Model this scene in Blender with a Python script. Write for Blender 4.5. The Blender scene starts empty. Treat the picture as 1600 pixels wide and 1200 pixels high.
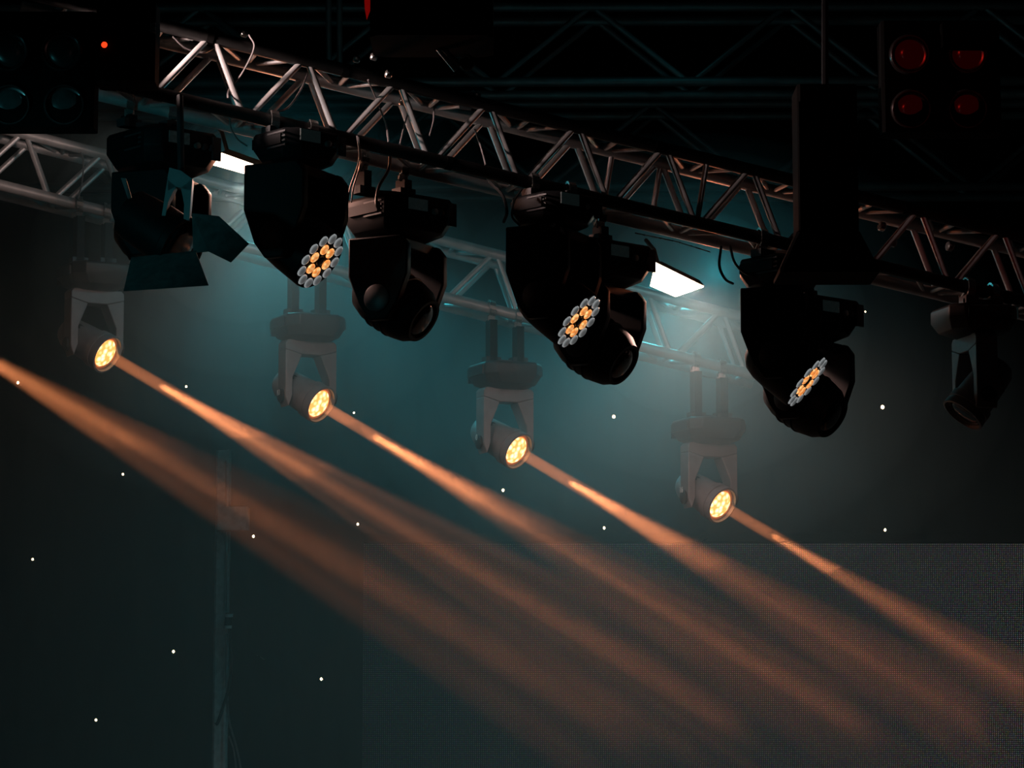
import bpy, bmesh, math, random
from mathutils import Vector as V, Matrix

random.seed(7)
SC = bpy.context.scene
COL = SC.collection

# ------------------------------------------------------------------ camera
F = 4500.0
PITCH = math.radians(7.48)
CAM = V((0, 0, 2.2))
FWD = V((0, math.cos(PITCH), math.sin(PITCH)))
RGT = V((1, 0, 0))
UPV = V((0, -math.sin(PITCH), math.cos(PITCH)))
cd = bpy.data.cameras.new('camera')
cam = bpy.data.objects.new('camera', cd)
COL.objects.link(cam)
cam.location = CAM
cam.rotation_euler = (math.pi / 2 + PITCH, 0, 0)
cd.sensor_width = 36.0
cd.lens = 36.0 * F / 1600.0
cd.clip_end = 200
SC.camera = cam


def P(u, v, d):
    """World point seen at photo position (u, v), d metres ahead of the camera."""
    return CAM + d * (FWD + (u - 800) / F * RGT - (v - 600) / F * UPV)


def view(u, v):
    return (P(u, v, 1) - CAM).normalized()


def aim(u, v, dx, dy, off):
    """Direction whose picture runs along (dx, dy) and stands `off` degrees away from the line to the camera."""
    q = view(u, v)
    r = RGT - q * RGT.dot(q); r.normalize()
    up = r.cross(q); up.normalize()
    s = math.hypot(dx, dy)
    lat = r * (dx / s) - up * (dy / s)
    return (-q * math.cos(math.radians(off)) + lat * math.sin(math.radians(off))).normalized()


# ------------------------------------------------------------------ world, exposure, haze lights
w = bpy.data.worlds.new('night'); SC.world = w; w.use_nodes = True
w.node_tree.nodes['Background'].inputs[0].default_value = (0.25, 0.55, 0.6, 1)
w.node_tree.nodes['Background'].inputs[1].default_value = 0.0012
SC.view_settings.view_transform = 'Standard'
SC.view_settings.look = 'None'
SC.view_settings.gamma = 1.0
SC.view_settings.exposure = 0.0
SC.view_settings.use_curve_mapping = False
SC.cycles.use_denoising = True
SC.cycles.max_bounces = 4
SC.cycles.volume_bounces = 0
SC.cycles.sample_clamp_indirect = 2.0

LAMP2 = P(1060, 440, 11.05)
LAMP1 = P(384, 266, 10.6)


def light(name, kind, loc, direction=None, energy=10, color=(1, 1, 1), **kw):
    ld = bpy.data.lights.new(name, kind)
    ld.energy = energy
    ld.color = color
    for k, v in kw.items():
        setattr(ld, k, v)
    o = bpy.data.objects.new(name, ld)
    COL.objects.link(o)
    o.location = loc
    if direction is not None:
        o.rotation_euler = V(direction).to_track_quat('-Z', 'Y').to_euler()
    return o


aA_DIR = V((.95, .24, -.10))
TEAL = (0.07, 0.86, 1.0)
WARM = (1.0, 0.62, 0.50)
WHITE = (1, .92, .88)
# the two open flood lamps under the front truss: light falls from the lit glass, a little spills round it
light('flood_light', 'AREA', LAMP2 + V((0, 0, -.04)), (0.1, .9, -1), 3.5, WHITE, shape='RECTANGLE', size=.12, size_y=.10)
light('flood_light', 'AREA', LAMP1 + V((0, 0, -.04)), (0.1, .9, -1), 2.6, WHITE, shape='RECTANGLE', size=.12, size_y=.10)
HOT = (1.0, .58, .48)
light('flood_spill_light', 'SPOT', LAMP2 + V((.06, -.06, -.04)), (.15, .0, -1), 70, HOT, spot_size=math.radians(168), spot_blend=.8, shadow_soft_size=.05)
light('flood_spill_light', 'SPOT', LAMP1 + V((.0, -.06, -.04)), (.1, .0, -1), 34, HOT, spot_size=math.radians(168), spot_blend=.8, shadow_soft_size=.05)
light('flood_spill_light', 'POINT', LAMP2 + V((.08, 0, -.02)), None, 4.5, (1, .24, .10), shadow_soft_size=.03)
light('flood_spill_light', 'POINT', LAMP1 + V((.05, 0, -.02)), None, 4.5, (1, .34, .18), shadow_soft_size=.03)
# added teal lights without fixtures, colouring the smoke behind the front truss
for u, v, d, e in ((1050, 420, 13.0, 54), (420, 300, 12.7, 42), (930, 440, 13.4, 12), (600, 390, 13.0, 11)):
    light('teal_fill_light', 'SPOT', P(u, v, d), (-.18 if u > 1000 else -.35 if u > 800 else .3, -.1, -1), e, TEAL, spot_size=math.radians(135), spot_blend=1.0, shadow_soft_size=.12)
light('teal_fill_light', 'POINT', P(1120, 425, 12.0), None, 2.0, TEAL, shadow_soft_size=.06)
light('teal_fill_light', 'POINT', P(455, 300, 11.6), None, 2.5, TEAL, shadow_soft_size=.06)
# added pinkish spots with no fixture: one rakes the front truss, one the rear
light('rake_fill_light', 'SPOT', P(60, 40, 9.75), (.95, .17, -.11), 150, (1, .72, .66), spot_size=math.radians(36), spot_blend=.7, shadow_soft_size=.05)
light('rake_fill_light', 'SPOT', P(235, 232, 11.0), (-.75, .85, .30), 16, (1, .70, .62), spot_size=math.radians(46), spot_blend=.8, shadow_soft_size=.05)
# added unseen teal fill from front left, tinting flaps and fixture fronts
light('front_left_fill_light', 'SPOT', V((-3.0, 7.0, 3.4)), V((1.9, 2.9, .75)), 32, (.12, .9, 1), spot_size=math.radians(24), spot_blend=.9, shadow_soft_size=.1)
# added teal fill above the frame, no fixture, for the dim roof trusses
light('roof_fill_light', 'SPOT', P(1100, -200, 13.6), (-.1, .35, -1), 10, TEAL, spot_size=math.radians(120), spot_blend=1, shadow_soft_size=.1)
# red lamp on the audience side catching the rims of the red blinder
light('red_light', 'SPOT', V((.2, 2.0, 4.6)), P(1465, 128, 9.6) - V((.2, 2.0, 4.6)), 30, (1, .03, .02), spot_size=math.radians(9), spot_blend=.8, shadow_soft_size=.15)
# faint reddish light from the audience side
light('audience_light', 'SPOT', V((.5, 1.5, 3.2)), V((0, 8, 1.6)), 1.2, (1, .55, .5), spot_size=math.radians(50), spot_blend=.6, shadow_soft_size=.2)

# ------------------------------------------------------------------ materials
MATS = {}


def mat(name, color, rough=.5, metal=0.0, emit=None, strength=0, noise=.25, scale=30, spec=.5, bump=.0):
    if name in MATS:
        return MATS[name]
    m = bpy.data.materials.new(name); m.use_nodes = True
    nt = m.node_tree; b = nt.nodes['Principled BSDF']
    tc = nt.nodes.new('ShaderNodeTexCoord')
    n = nt.nodes.new('ShaderNodeTexNoise'); n.inputs['Scale'].default_value = scale; n.inputs['Detail'].default_value = 4
    nt.links.new(tc.outputs['Object'], n.inputs['Vector'])
    r = nt.nodes.new('ShaderNodeValToRGB')
    lo = [c * (1 - noise) for c in color]; hi = [min(1, c * (1 + noise)) for c in color]
    r.color_ramp.elements[0].color = (*lo, 1); r.color_ramp.elements[0].position = .3
    r.color_ramp.elements[1].color = (*hi, 1); r.color_ramp.elements[1].position = .7
    nt.links.new(n.outputs['Fac'], r.inputs['Fac'])
    nt.links.new(r.outputs['Color'], b.inputs['Base Color'])
    mr = nt.nodes.new('ShaderNodeMapRange')
    mr.inputs['To Min'].default_value = max(0, rough - .08); mr.inputs['To Max'].default_value = min(1, rough + .08)
    nt.links.new(n.outputs['Fac'], mr.inputs['Value'])
    nt.links.new(mr.outputs['Result'], b.inputs['Roughness'])
    b.inputs['Metallic'].default_value = metal
    b.inputs['Specular IOR Level'].default_value = spec
    if emit:
        b.inputs['Emission Color'].default_value = (*emit, 1)
        b.inputs['Emission Strength'].default_value = strength
    if bump:
        bp = nt.nodes.new('ShaderNodeBump'); bp.inputs['Strength'].default_value = bump; bp.inputs['Distance'].default_value = .002
        nt.links.new(n.outputs['Fac'], bp.inputs['Height']); nt.links.new(bp.outputs['Normal'], b.inputs['Normal'])
    MATS[name] = m
    return m


def emission_cells(name, c1, c2, strength, scale):
    """A lit faceted lens: bright cells with thin darker joints."""
    m = bpy.data.materials.new(name); m.use_nodes = True
    nt = m.node_tree; b = nt.nodes['Principled BSDF']
    tc = nt.nodes.new('ShaderNodeTexCoord')
    vo = nt.nodes.new('ShaderNodeTexVoronoi'); vo.inputs['Scale'].default_value = scale
    nt.links.new(tc.outputs['Object'], vo.inputs['Vector'])
    r = nt.nodes.new('ShaderNodeValToRGB')
    r.color_ramp.elements[0].color = (*c1, 1); r.color_ramp.elements[0].position = .1
    r.color_ramp.elements[1].color = (*c2, 1); r.color_ramp.elements[1].position = .62
    nt.links.new(vo.outputs['Distance'], r.inputs['Fac'])
    nt.links.new(r.outputs['Color'], b.inputs['Emission Color'])
    b.inputs['Base Color'].default_value = (.1, .06, .03, 1)
    b.inputs['Emission Strength'].default_value = strength
    b.inputs['Roughness'].default_value = .2
    MATS[name] = m
    return m


ALU = mat('aluminium', (.55, .55, .55), .45, .45, noise=.15, scale=14)
DULL = mat('weathered_aluminium', (.10, .10, .10), .5, .6, noise=.2, scale=14)
BLK = mat('black_plastic', (.006, .006, .007), .55, noise=.3, spec=.18)
DARK_CHORD = mat('dark_front_chord', (.012, .012, .012), .5, noise=.3, spec=.4)  # front chords darker than the rear ones
MATT = mat('black_fabric', (.004, .004, .004), .9, noise=.3, spec=.1)
GREY = mat('grey_paint', (.26, .26, .27), .45, .1, noise=.1)
DGREY = mat('dark_grey_paint', (.035, .035, .038), .45, noise=.15)
CHR = mat('bare_steel', (.55, .54, .52), .28, .9, noise=.1)
CABLE = mat('black_rubber', (.016, .016, .016), .45, noise=.2)
WHT = mat('white_print', (.8, .8, .8), .6, noise=.08)
RED = mat('glowing_red_webbing', (.62, .015, .012), .7, emit=(1, .01, .006), strength=.12)  # lit red of the strap is put in as glow
GLASS_OFF = mat('dull_lens_glass', (.012, .014, .015), .12, .0, noise=.2, spec=.6)
GLASS_GREY = mat('unlit_led_lens', (.50, .46, .46), .12, .55, noise=.25, scale=25, emit=(.20, .215, .22), strength=.62)  # grey reflections on the unlit lenses put in as glow
LENS_RED_REFLECTION = mat('red_reflection_lens', (.06, .002, .002), .15, emit=(1, .0, .012), strength=.007, noise=.3, spec=.7)  # red reflections put into the lens colour and a faint glow
LED_RED = mat('red_pilot_lamp', (.3, .01, .0), .3, emit=(1, .05, .01), strength=1.6)
LED_ON = emission_cells('lit_led_lens', (1, .66, .28), (.80, .24, .05), 1.0, 75)
LENS_ON = emission_cells('lit_beam_lens', (1, .80, .42), (.75, .24, .05), 2.9, 42)
LAMP_ON = mat('lit_flood_glass', (.8, .8, .8), .4, emit=(1, .72, .50), strength=9, noise=.02)
STAR_ON = mat('star_bulb', (.8, .8, .8), .4, emit=(1, .66, .36), strength=14, noise=.02)
DISPLAY = mat('dim_display', (.05, .07, .07), .2, noise=.6, scale=60, emit=(.3, .5, .5), strength=.009)


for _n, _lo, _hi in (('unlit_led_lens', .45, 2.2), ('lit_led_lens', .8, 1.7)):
    # bright rim glints put into the emission, stronger than the lens middles
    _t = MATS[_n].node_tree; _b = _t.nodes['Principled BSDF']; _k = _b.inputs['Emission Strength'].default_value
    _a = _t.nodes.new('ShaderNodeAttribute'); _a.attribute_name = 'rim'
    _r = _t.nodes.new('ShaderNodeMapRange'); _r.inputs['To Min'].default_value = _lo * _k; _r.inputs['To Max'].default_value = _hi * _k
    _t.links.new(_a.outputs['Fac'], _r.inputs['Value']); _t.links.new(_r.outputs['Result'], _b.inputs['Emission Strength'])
for _n in ('glowing_red_webbing', 'unlit_led_lens', 'red_reflection_lens', 'red_pilot_lamp', 'lit_led_lens', 'lit_beam_lens', 'lit_flood_glass', 'star_bulb', 'dim_display'):
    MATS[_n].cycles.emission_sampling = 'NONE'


# ------------------------------------------------------------------ mesh helpers
class MB:
    def __init__(s):
        s.v = []; s.f = []

    def add(s, verts, faces):
        o = len(s.v)
        s.v += [tuple(x) for x in verts]
        s.f += [tuple(i + o for i in f) for f in faces]
        return s

    def tube(s, a, b, r, n=10, r2=None, caps=True):
        a, b = V(a), V(b); r2 = r if r2 is None else r2
        z = (b - a).normalized()
        x = z.orthogonal().normalized(); y = z.cross(x)
        vs = []
        for p, rr in ((a, r), (b, r2)):
            for k in range(n):
                t = 2 * math.pi * k / n
                vs.append(p + (x * math.cos(t) + y * math.sin(t)) * rr)
        fs = [(k, (k + 1) % n, n + (k + 1) % n, n + k) for k in range(n)]
        if caps:
            fs += [tuple(range(n - 1, -1, -1)), tuple(range(n, 2 * n))]
        return s.add(vs, fs)

    def path(s, pts, r, n=7):
        pts = [V(p) for p in pts]
        vs = []; fs = []
        prev = None
        for i, p in enumerate(pts):
            t = (pts[min(i + 1, len(pts) - 1)] - pts[max(i - 1, 0)]).normalized()
            x = t.orthogonal().normalized() if prev is None else (prev - t * prev.dot(t)).normalized()
            prev = x; y = t.cross(x)
            for k in range(n):
                a = 2 * math.pi * k / n
                vs.append(p + (x * math.cos(a) + y * math.sin(a)) * r)
        for i in range(len(pts) - 1):
            for k in range(n):
                fs.append((i * n + k, i * n + (k + 1) % n, (i + 1) * n + (k + 1) % n, (i + 1) * n + k))
        fs += [tuple(range(n - 1, -1, -1)), tuple(range((len(pts) - 1) * n, len(pts) * n))]
        return s.add(vs, fs)

    def lathe(s, o, ax, prof, n=24):
        """prof: (distance along axis, radius) from the back to the front."""
        o, ax = V(o), V(ax).normalized()
        x = ax.orthogonal().normalized(); y = ax.cross(x)
        vs = []; fs = []
        for h, r in prof:
            for k in range(n):
                t = 2 * math.pi * k / n
                vs.append(o + ax * h + (x * math.cos(t) + y * math.sin(t)) * r)
        m = len(prof)
        for i in range(m - 1):
            for k in range(n):
                fs.append((i * n + k, i * n + (k + 1) % n, (i + 1) * n + (k + 1) % n, (i + 1) * n + k))
        fs += [tuple(range(n - 1, -1, -1)), tuple(range((m - 1) * n, m * n))]
        return s.add(vs, fs)

    def box(s, c, size, M=None, ch=0.0):
        """Box with chamfered vertical edges (ch) in the axes of M."""
        c = V(c); hx, hy, hz = [q / 2 for q in size]
        M = M or Matrix.Identity(3)
        if ch <= 0:
            pl = [(-hx, -hy), (hx, -hy), (hx, hy), (-hx, hy)]
        else:
            pl = [(-hx + ch, -hy), (hx - ch, -hy), (hx, -hy + ch), (hx, hy - ch), (hx - ch, hy), (-hx + ch, hy), (-hx, hy - ch), (-hx, -hy + ch)]
        n = len(pl)
        vs = [c + M @ V((x, y, z)) for z in (-hz, hz) for x, y in pl]
        fs = [tuple(range(n - 1, -1, -1)), tuple(range(n, 2 * n))] + [(k, (k + 1) % n, n + (k + 1) % n, n + k) for k in range(n)]
        return s.add(vs, fs)

    def loft(s, c, M, rings):
        """rings: (z, hx, hy, chamfer) octagon sections from the bottom to the top."""
        c = V(c); vs = []; n = 8; fs = []
        for z, hx, hy, ch in rings:
            for x, y in ((-hx + ch, -hy), (hx - ch, -hy), (hx, -hy + ch), (hx, hy - ch), (hx - ch, hy), (-hx + ch, hy), (-hx, hy - ch), (-hx, -hy + ch)):
                vs.append(c + M @ V((x, y, z)))
        for i in range(len(rings) - 1):
            for k in range(n):
                fs.append((i * n + k, i * n + (k + 1) % n, (i + 1) * n + (k + 1) % n, (i + 1) * n + k))
        fs += [tuple(range(n - 1, -1, -1)), tuple(range((len(rings) - 1) * n, len(rings) * n))]
        return s.add(vs, fs)

    def prism(s, pts, d):
        """Plate: a flat outline given thickness by the vector d."""
        pts = [V(p) for p in pts]; d = V(d); n = len(pts)
        vs = [p - d / 2 for p in pts] + [p + d / 2 for p in pts]
        fs = [tuple(range(n - 1, -1, -1)), tuple(range(n, 2 * n))] + [(k, (k + 1) % n, n + (k + 1) % n, n + k) for k in range(n)]
        return s.add(vs, fs)

    def ball(s, c, r, n=10, m=6, sq=(1, 1, 1)):
        c = V(c); vs = []; fs = []
        for i in range(1, m):
            a = math.pi * i / m
            for k in range(n):
                t = 2 * math.pi * k / n
                vs.append(c + V((math.sin(a) * math.cos(t) * sq[0], math.sin(a) * math.sin(t) * sq[1], math.cos(a) * sq[2])) * r)
        top = len(vs); vs.append(c + V((0, 0, r * sq[2]))); vs.append(c - V((0, 0, r * sq[2])))
        for i in range(m - 2):
            for k in range(n):
                fs.append((i * n + k, (i + 1) * n + k, (i + 1) * n + (k + 1) % n, i * n + (k + 1) % n))
        for k in range(n):
            fs.append((top, k, (k + 1) % n)); fs.append((top + 1, (m - 2) * n + (k + 1) % n, (m - 2) * n + k))
        return s.add(vs, fs)

    def build(s, name, m, parent=None, smooth=40, bevel=0):
        me = bpy.data.meshes.new(name)
        o0 = V(parent.matrix_world.translation) if parent is not None else V((0, 0, 0))
        me.from_pydata([tuple(V(p) - o0) for p in s.v], [], s.f)
        bm = bmesh.new(); bm.from_mesh(me)
        bmesh.ops.recalc_face_normals(bm, faces=bm.faces)
        if smooth:
            lim = math.radians(smooth)
            for f in bm.faces:
                f.smooth = True
            for e in bm.edges:
                if len(e.link_faces) == 2 and e.calc_face_angle(0) > lim:
                    e.smooth = False
        bm.to_mesh(me); bm.free()
        me.materials.append(m)
        o = bpy.data.objects.new(name, me); COL.objects.link(o)
        if parent is not None:
            o.parent = parent
            o.matrix_world = Matrix.Translation(o0)
            WORLD[o.name] = o0
        if bevel:
            b = o.modifiers.new('edge', 'BEVEL'); b.width = bevel; b.segments = 2; b.limit_method = 'ANGLE'
        return o


WORLD = {}


def tag(o, label, cat, group=None, kind=None):
    o['label'] = label; o['category'] = cat
    if group: o['group'] = group
    if kind: o['kind'] = kind
    return o


def thing(name, loc, label, cat, group=None):
    o = bpy.data.objects.new(name, None); COL.objects.link(o)
    o.location = loc; o.empty_display_size = .05
    o.matrix_world = Matrix.Translation(loc)
    return tag(o, label, cat, group)


def part(name, mb, m, parent, **kw):
    """Every part's mesh is written in world coordinates; parents carry no rotation."""
    me_o = mb.build(name, m, None, **kw)
    root = parent
    off = V((0, 0, 0))
    while root is not None:
        off += V(root.location); root = root.parent
    for v in me_o.data.vertices:
        v.co -= off
    me_o.parent = parent
    return me_o


def single(name, mb, m, label, cat, group=None, **kw):
    """A one-mesh thing with its origin at its own centre."""
    o = mb.build(name, m, None, **kw)
    c = V((0, 0, 0))
    for v in o.data.vertices: c += v.co
    c /= len(o.data.vertices)
    for v in o.data.vertices: v.co -= c
    o.location = c
    return tag(o, label, cat, group)


def structure(name, mb, m, **kw):
    o = mb.build(name, m, None, **kw); o['kind'] = 'structure'
    return o


def curve(pts, k=8):
    """Catmull-Rom through points."""
    p = [V(q) for q in pts]; p = [p[0] * 2 - p[1]] + p + [p[-1] * 2 - p[-2]]
    out = []
    for i in range(1, len(p) - 2):
        for j in range(k):
            t = j / k
            out.append(.5 * (2 * p[i] + (p[i + 1] - p[i - 1]) * t + (2 * p[i - 1] - 5 * p[i] + 4 * p[i + 1] - p[i + 2]) * t * t + (3 * p[i] - p[i - 1] - 3 * p[i + 1] + p[i + 2]) * t ** 3))
    out.append(p[-2])
    return out


def rotz(deg):
    return Matrix.Rotation(math.radians(deg), 3, 'Z')


# ------------------------------------------------------------------ setting
curtain = mat('black_curtain', (.006, .0065, .007), .95, noise=.3, scale=6, spec=.05)
m = MB()
N = 260
for i in range(N + 1):
    x = -9 + 18 * i / N
    y = 18.3 + .06 * math.sin(x * 19) + .03 * math.sin(x * 47 + 1)
    m.v += [(x, y, 0), (x, y, 10)]
for i in range(N):
    m.f.append((2 * i, 2 * i + 2, 2 * i + 3, 2 * i + 1))
structure('wall_back', m, curtain, smooth=180)
m = MB().box((0, 9, -.05), (18, 19.4, .1))
structure('floor', m, mat('black_stage_floor', (.012, .012, .012), .6, noise=.4, scale=3))

# LED screen: cabinets set edge to edge
SD = 17.0
tl = P(568, 849, SD)
sy = tl.y; pitch_m = 3.0 * SD / F
CAB = pitch_m * 44


def led_material():
    m = bpy.data.materials.new('led_dot_face'); m.use_nodes = True
    nt = m.node_tree; b = nt.nodes['Principled BSDF']; L = nt.links.new
    tc = nt.nodes.new('ShaderNodeTexCoord')
    sc = nt.nodes.new('ShaderNodeVectorMath'); sc.operation = 'SCALE'; sc.inputs['Scale'].default_value = 1 / pitch_m
    L(tc.outputs['Object'], sc.inputs[0])
    fr = nt.nodes.new('ShaderNodeVectorMath'); fr.operation = 'FRACTION'; L(sc.outputs[0], fr.inputs[0])
    sb = nt.nodes.new('ShaderNodeVectorMath'); sb.operation = 'SUBTRACT'; sb.inputs[1].default_value = (.5, .5, .5); L(fr.outputs[0], sb.inputs[0])
    sp = nt.nodes.new('ShaderNodeSeparateXYZ'); L(sb.outputs[0], sp.inputs[0])
    cb = nt.nodes.new('ShaderNodeCombineXYZ'); L(sp.outputs['X'], cb.inputs['X']); L(sp.outputs['Z'], cb.inputs['Z'])
    ln = nt.nodes.new('ShaderNodeVectorMath'); ln.operation = 'LENGTH'; L(cb.outputs[0], ln.inputs[0])
    lt = nt.nodes.new('ShaderNodeMath'); lt.operation = 'LESS_THAN'; lt.inputs[1].default_value = .25; L(ln.outputs['Value'], lt.inputs[0])
    fl = nt.nodes.new('ShaderNodeVectorMath'); fl.operation = 'FLOOR'; L(sc.outputs[0], fl.inputs[0])
    wn = nt.nodes.new('ShaderNodeTexWhiteNoise'); wn.noise_dimensions = '3D'; L(fl.outputs[0], wn.inputs['Vector'])
    mx = nt.nodes.new('ShaderNodeMix'); mx.data_type = 'RGBA'; mx.inputs['Factor'].default_value = .45
    mx.inputs['A'].default_value = (.62, .56, .55, 1); L(wn.outputs['Color'], mx.inputs['B'])
    m2 = nt.nodes.new('ShaderNodeMix'); m2.data_type = 'RGBA'
    L(lt.outputs[0], m2.inputs['Factor']); m2.inputs['A'].default_value = (.006, .007, .007, 1); L(mx.outputs['Result'], m2.inputs['B'])
    L(m2.outputs['Result'], b.inputs['Base Color'])
    L(mx.outputs['Result'], b.inputs['Emission Color'])
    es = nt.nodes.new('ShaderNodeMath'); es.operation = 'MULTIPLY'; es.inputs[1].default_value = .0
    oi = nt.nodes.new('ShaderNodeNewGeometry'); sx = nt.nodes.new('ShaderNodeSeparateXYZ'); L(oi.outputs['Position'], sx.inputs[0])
    # beam light on the screen put into the dots' glow, brighter rightwards
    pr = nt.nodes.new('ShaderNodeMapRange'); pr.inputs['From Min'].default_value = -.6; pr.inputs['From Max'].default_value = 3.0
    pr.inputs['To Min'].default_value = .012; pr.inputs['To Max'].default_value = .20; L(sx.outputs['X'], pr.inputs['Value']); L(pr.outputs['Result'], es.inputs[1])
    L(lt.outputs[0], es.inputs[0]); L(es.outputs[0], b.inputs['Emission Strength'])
    b.inputs['Roughness'].default_value = .5
    return m


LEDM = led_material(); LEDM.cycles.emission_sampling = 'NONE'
scr = thing('led_screen', V((tl.x, sy, tl.z - CAB * 3)), 'wide LED video wall of fine dots hung low at the back of the stage', 'screen')
scr_mesh = None
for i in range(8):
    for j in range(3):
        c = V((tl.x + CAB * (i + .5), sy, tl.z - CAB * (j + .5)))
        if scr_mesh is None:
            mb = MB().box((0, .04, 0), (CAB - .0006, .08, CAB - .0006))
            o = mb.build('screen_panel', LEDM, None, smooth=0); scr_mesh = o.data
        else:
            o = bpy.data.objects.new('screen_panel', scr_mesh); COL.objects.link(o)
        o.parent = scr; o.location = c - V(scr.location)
mb = MB().box((tl.x + CAB * 4, sy + .05, tl.z + .035), (CAB * 8, .09, .05))
part('top_rail', mb, BLK, scr)


# ------------------------------------------------------------------ trusses
def truss(name, label, p0, p1, hgt, dp, rc, rl, node0, period, ext0, ext1, m, phase_r=0.0, cat='truss', group=None, top_cross=True, front_m=None):
    """p0,p1: two points on the front bottom chord; node0: a point beside a front top node."""
    p0, p1 = V(p0), V(p1)
    a = (p1 - p0).normalized()
    up = (V((0, 0, 1)) - a * a.z).normalized()
    n = a.cross(up)
    if n.y < 0: n = -n
    L0, L1 = -ext0, (p1 - p0).length + ext1
    t = thing(name, p0 + a * ((L0 + L1) / 2), label, cat, group)
    at = lambda s, h, q: p0 + a * s + up * h + n * q
    for h, q in ((0, 0), (hgt, 0), (0, dp), (hgt, dp)):
        part('chord', MB().tube(at(L0, h, q), at(L1, h, q), rc, 16), (front_m or m) if q == 0 else m, t)
    s0 = (V(node0) - p0).dot(a)
    k0 = math.ceil((L0 - s0) / period) - 1
    for k in range(k0, int((L1 - s0) / period) + 2):
        s = s0 + k * period
        for q, ph in ((0, 0), (dp, phase_r)):
            for sg in (-1, 1):
                sa, sb_ = s + ph + sg * rl * 1.2, s + ph + sg * (period / 2 - rl * 1.6)
                if L0 < min(sa, sb_) and max(sa, sb_) < L1:
                    part('lacing', MB().tube(at(sa, hgt - rc * .4, q), at(sb_, rc * .4, q), rl, 9), m, t)
        if top_cross:
            for h in (hgt, 0):
                for sg in (-1, 1):
                    sa, sb_ = s + sg * .02, s + sg * (period / 2 - .02)
                    if L0 < min(sa, sb_) and max(sa, sb_) < L1:
                        part('lacing', MB().tube(at(sa, h, 0), at(sb_, h, dp), rl * .8, 8), m, t)
                if L0 < s + period / 2 < L1:
                    part('crossbar', MB().tube(at(s + period / 2, h, 0), at(s + period / 2, h, dp), rl * .8, 8), m, t)
    t['axis'] = list(a)
    return t, at, a, up, n


# front truss: raked, running down to the right
dA = lambda u: 9.9 + (u - 300) / 1300 * .8
A0, A1 = P(300, 159, dA(300)), P(1600, 470, dA(1600))
nA = P(478, 99, dA(478)); nA2 = P(1037, 250, dA(1037))
TA, atA, aA, uA, qA = truss('lighting_truss', 'front aluminium box truss sloping down to the right with moving heads hung below',
                            A0, A1, .238, .20, .0235, .0118, nA, (nA2 - nA).length / 4, .62, 1.2, ALU, phase_r=.05, group=None, front_m=DARK_CHORD)
sA = lambda u: (P(u, 150, dA(u)) - A0).dot(aA) if False else (P(u, 159 + (u - 300) * .2392, dA(u)) - A0).dot(aA)

dB = lambda u: 12.1 + u / 1600 * .7
B0, B1 = P(0, 289, dB(0)), P(750, 478, dB(750))
nB = P(37, 209, dB(37)); nB2 = P(163, 240, dB(163))
TB, atB, aB, uB, qB = truss('lighting_truss', 'rear aluminium box truss lower in the haze carrying the lit beam lights',
                            B0, B1, .238, .20, .0235, .0118, nB, (nB2 - nB).length, 1.0, 1.3, ALU, phase_r=.03)

C0, C1 = P(0, 130, 15.0), P(1600, 126, 15.0)
truss('roof_truss', 'dark horizontal roof truss crossing the top of the stage above the front truss', C0, C1, .40, .30, .026, .017, P(925, 10, 15.0), 1.02, 1.2, 1.2, DULL, phase_r=.03, top_cross=False)
D0, D1 = P(0, 293, 16.0), P(1600, 291, 16.0)
truss('roof_truss', 'dark horizontal rear truss seen dimly behind the right half of the front truss', D0, D1, .47, .31, .025, .016, P(1020, 160, 16.0), 1.19, 1.2, 1.2, DULL, phase_r=.03, top_cross=False)


# ------------------------------------------------------------------ fixtures
def hook_clamp(name, top, r, parent, m=CHR, axis=aA, drop=.07):
    """A hook over a chord centred at `top`, with its wing bolt and bracket foot."""
    ax = V(axis); side = ax.cross(V((0, 0, 1))).normalized()
    mb = MB()
    rad = r + .006
    pts = []
    for k in range(11):
        t = math.radians(-60 + 24 * k)
        pts.append(V(top) + side * math.cos(t) * rad + V((0, 0, 1)) * math.sin(t) * rad)
    for i in range(len(pts) - 1):
        mb.prism([pts[i], pts[i + 1], pts[i + 1] + (pts[i + 1] - V(top)).normalized() * .008, pts[i] + (pts[i] - V(top)).normalized() * .008], ax * .028)
    mb.box(V(top) - V((0, 0, rad + drop / 2)), (.03, .03, drop), None)
    o = part(name, mb, m, parent)
    bl = MB().tube(V(top) + side * -rad * 1.0 - V((0, 0, .012)), V(top) - side * (rad + .035) - V((0, 0, .03)), .006, 8)
    bl.box(V(top) - side * (rad + .04) - V((0, 0, .033)), (.012, .012, .03))
    part('wing_bolt', bl, m, o)
    return o


def arm_profile(o, t, z, h, wt, wb, ln, th):
    """Slab arm: profile in (h, z) plane, thick along t."""
    pts = [(-wt * .5, 0), (wt * .38, 0), (wt * .5, -.035), (wt * .5, -ln * .62), (wb * .5, -ln - .02), (wb * .22, -ln - .075), (-wb * .22, -ln - .075), (-wb * .5, -ln - .02), (-wt * .5, -ln * .62)]
    return [o + h * a + z * b for a, b in pts]


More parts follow.
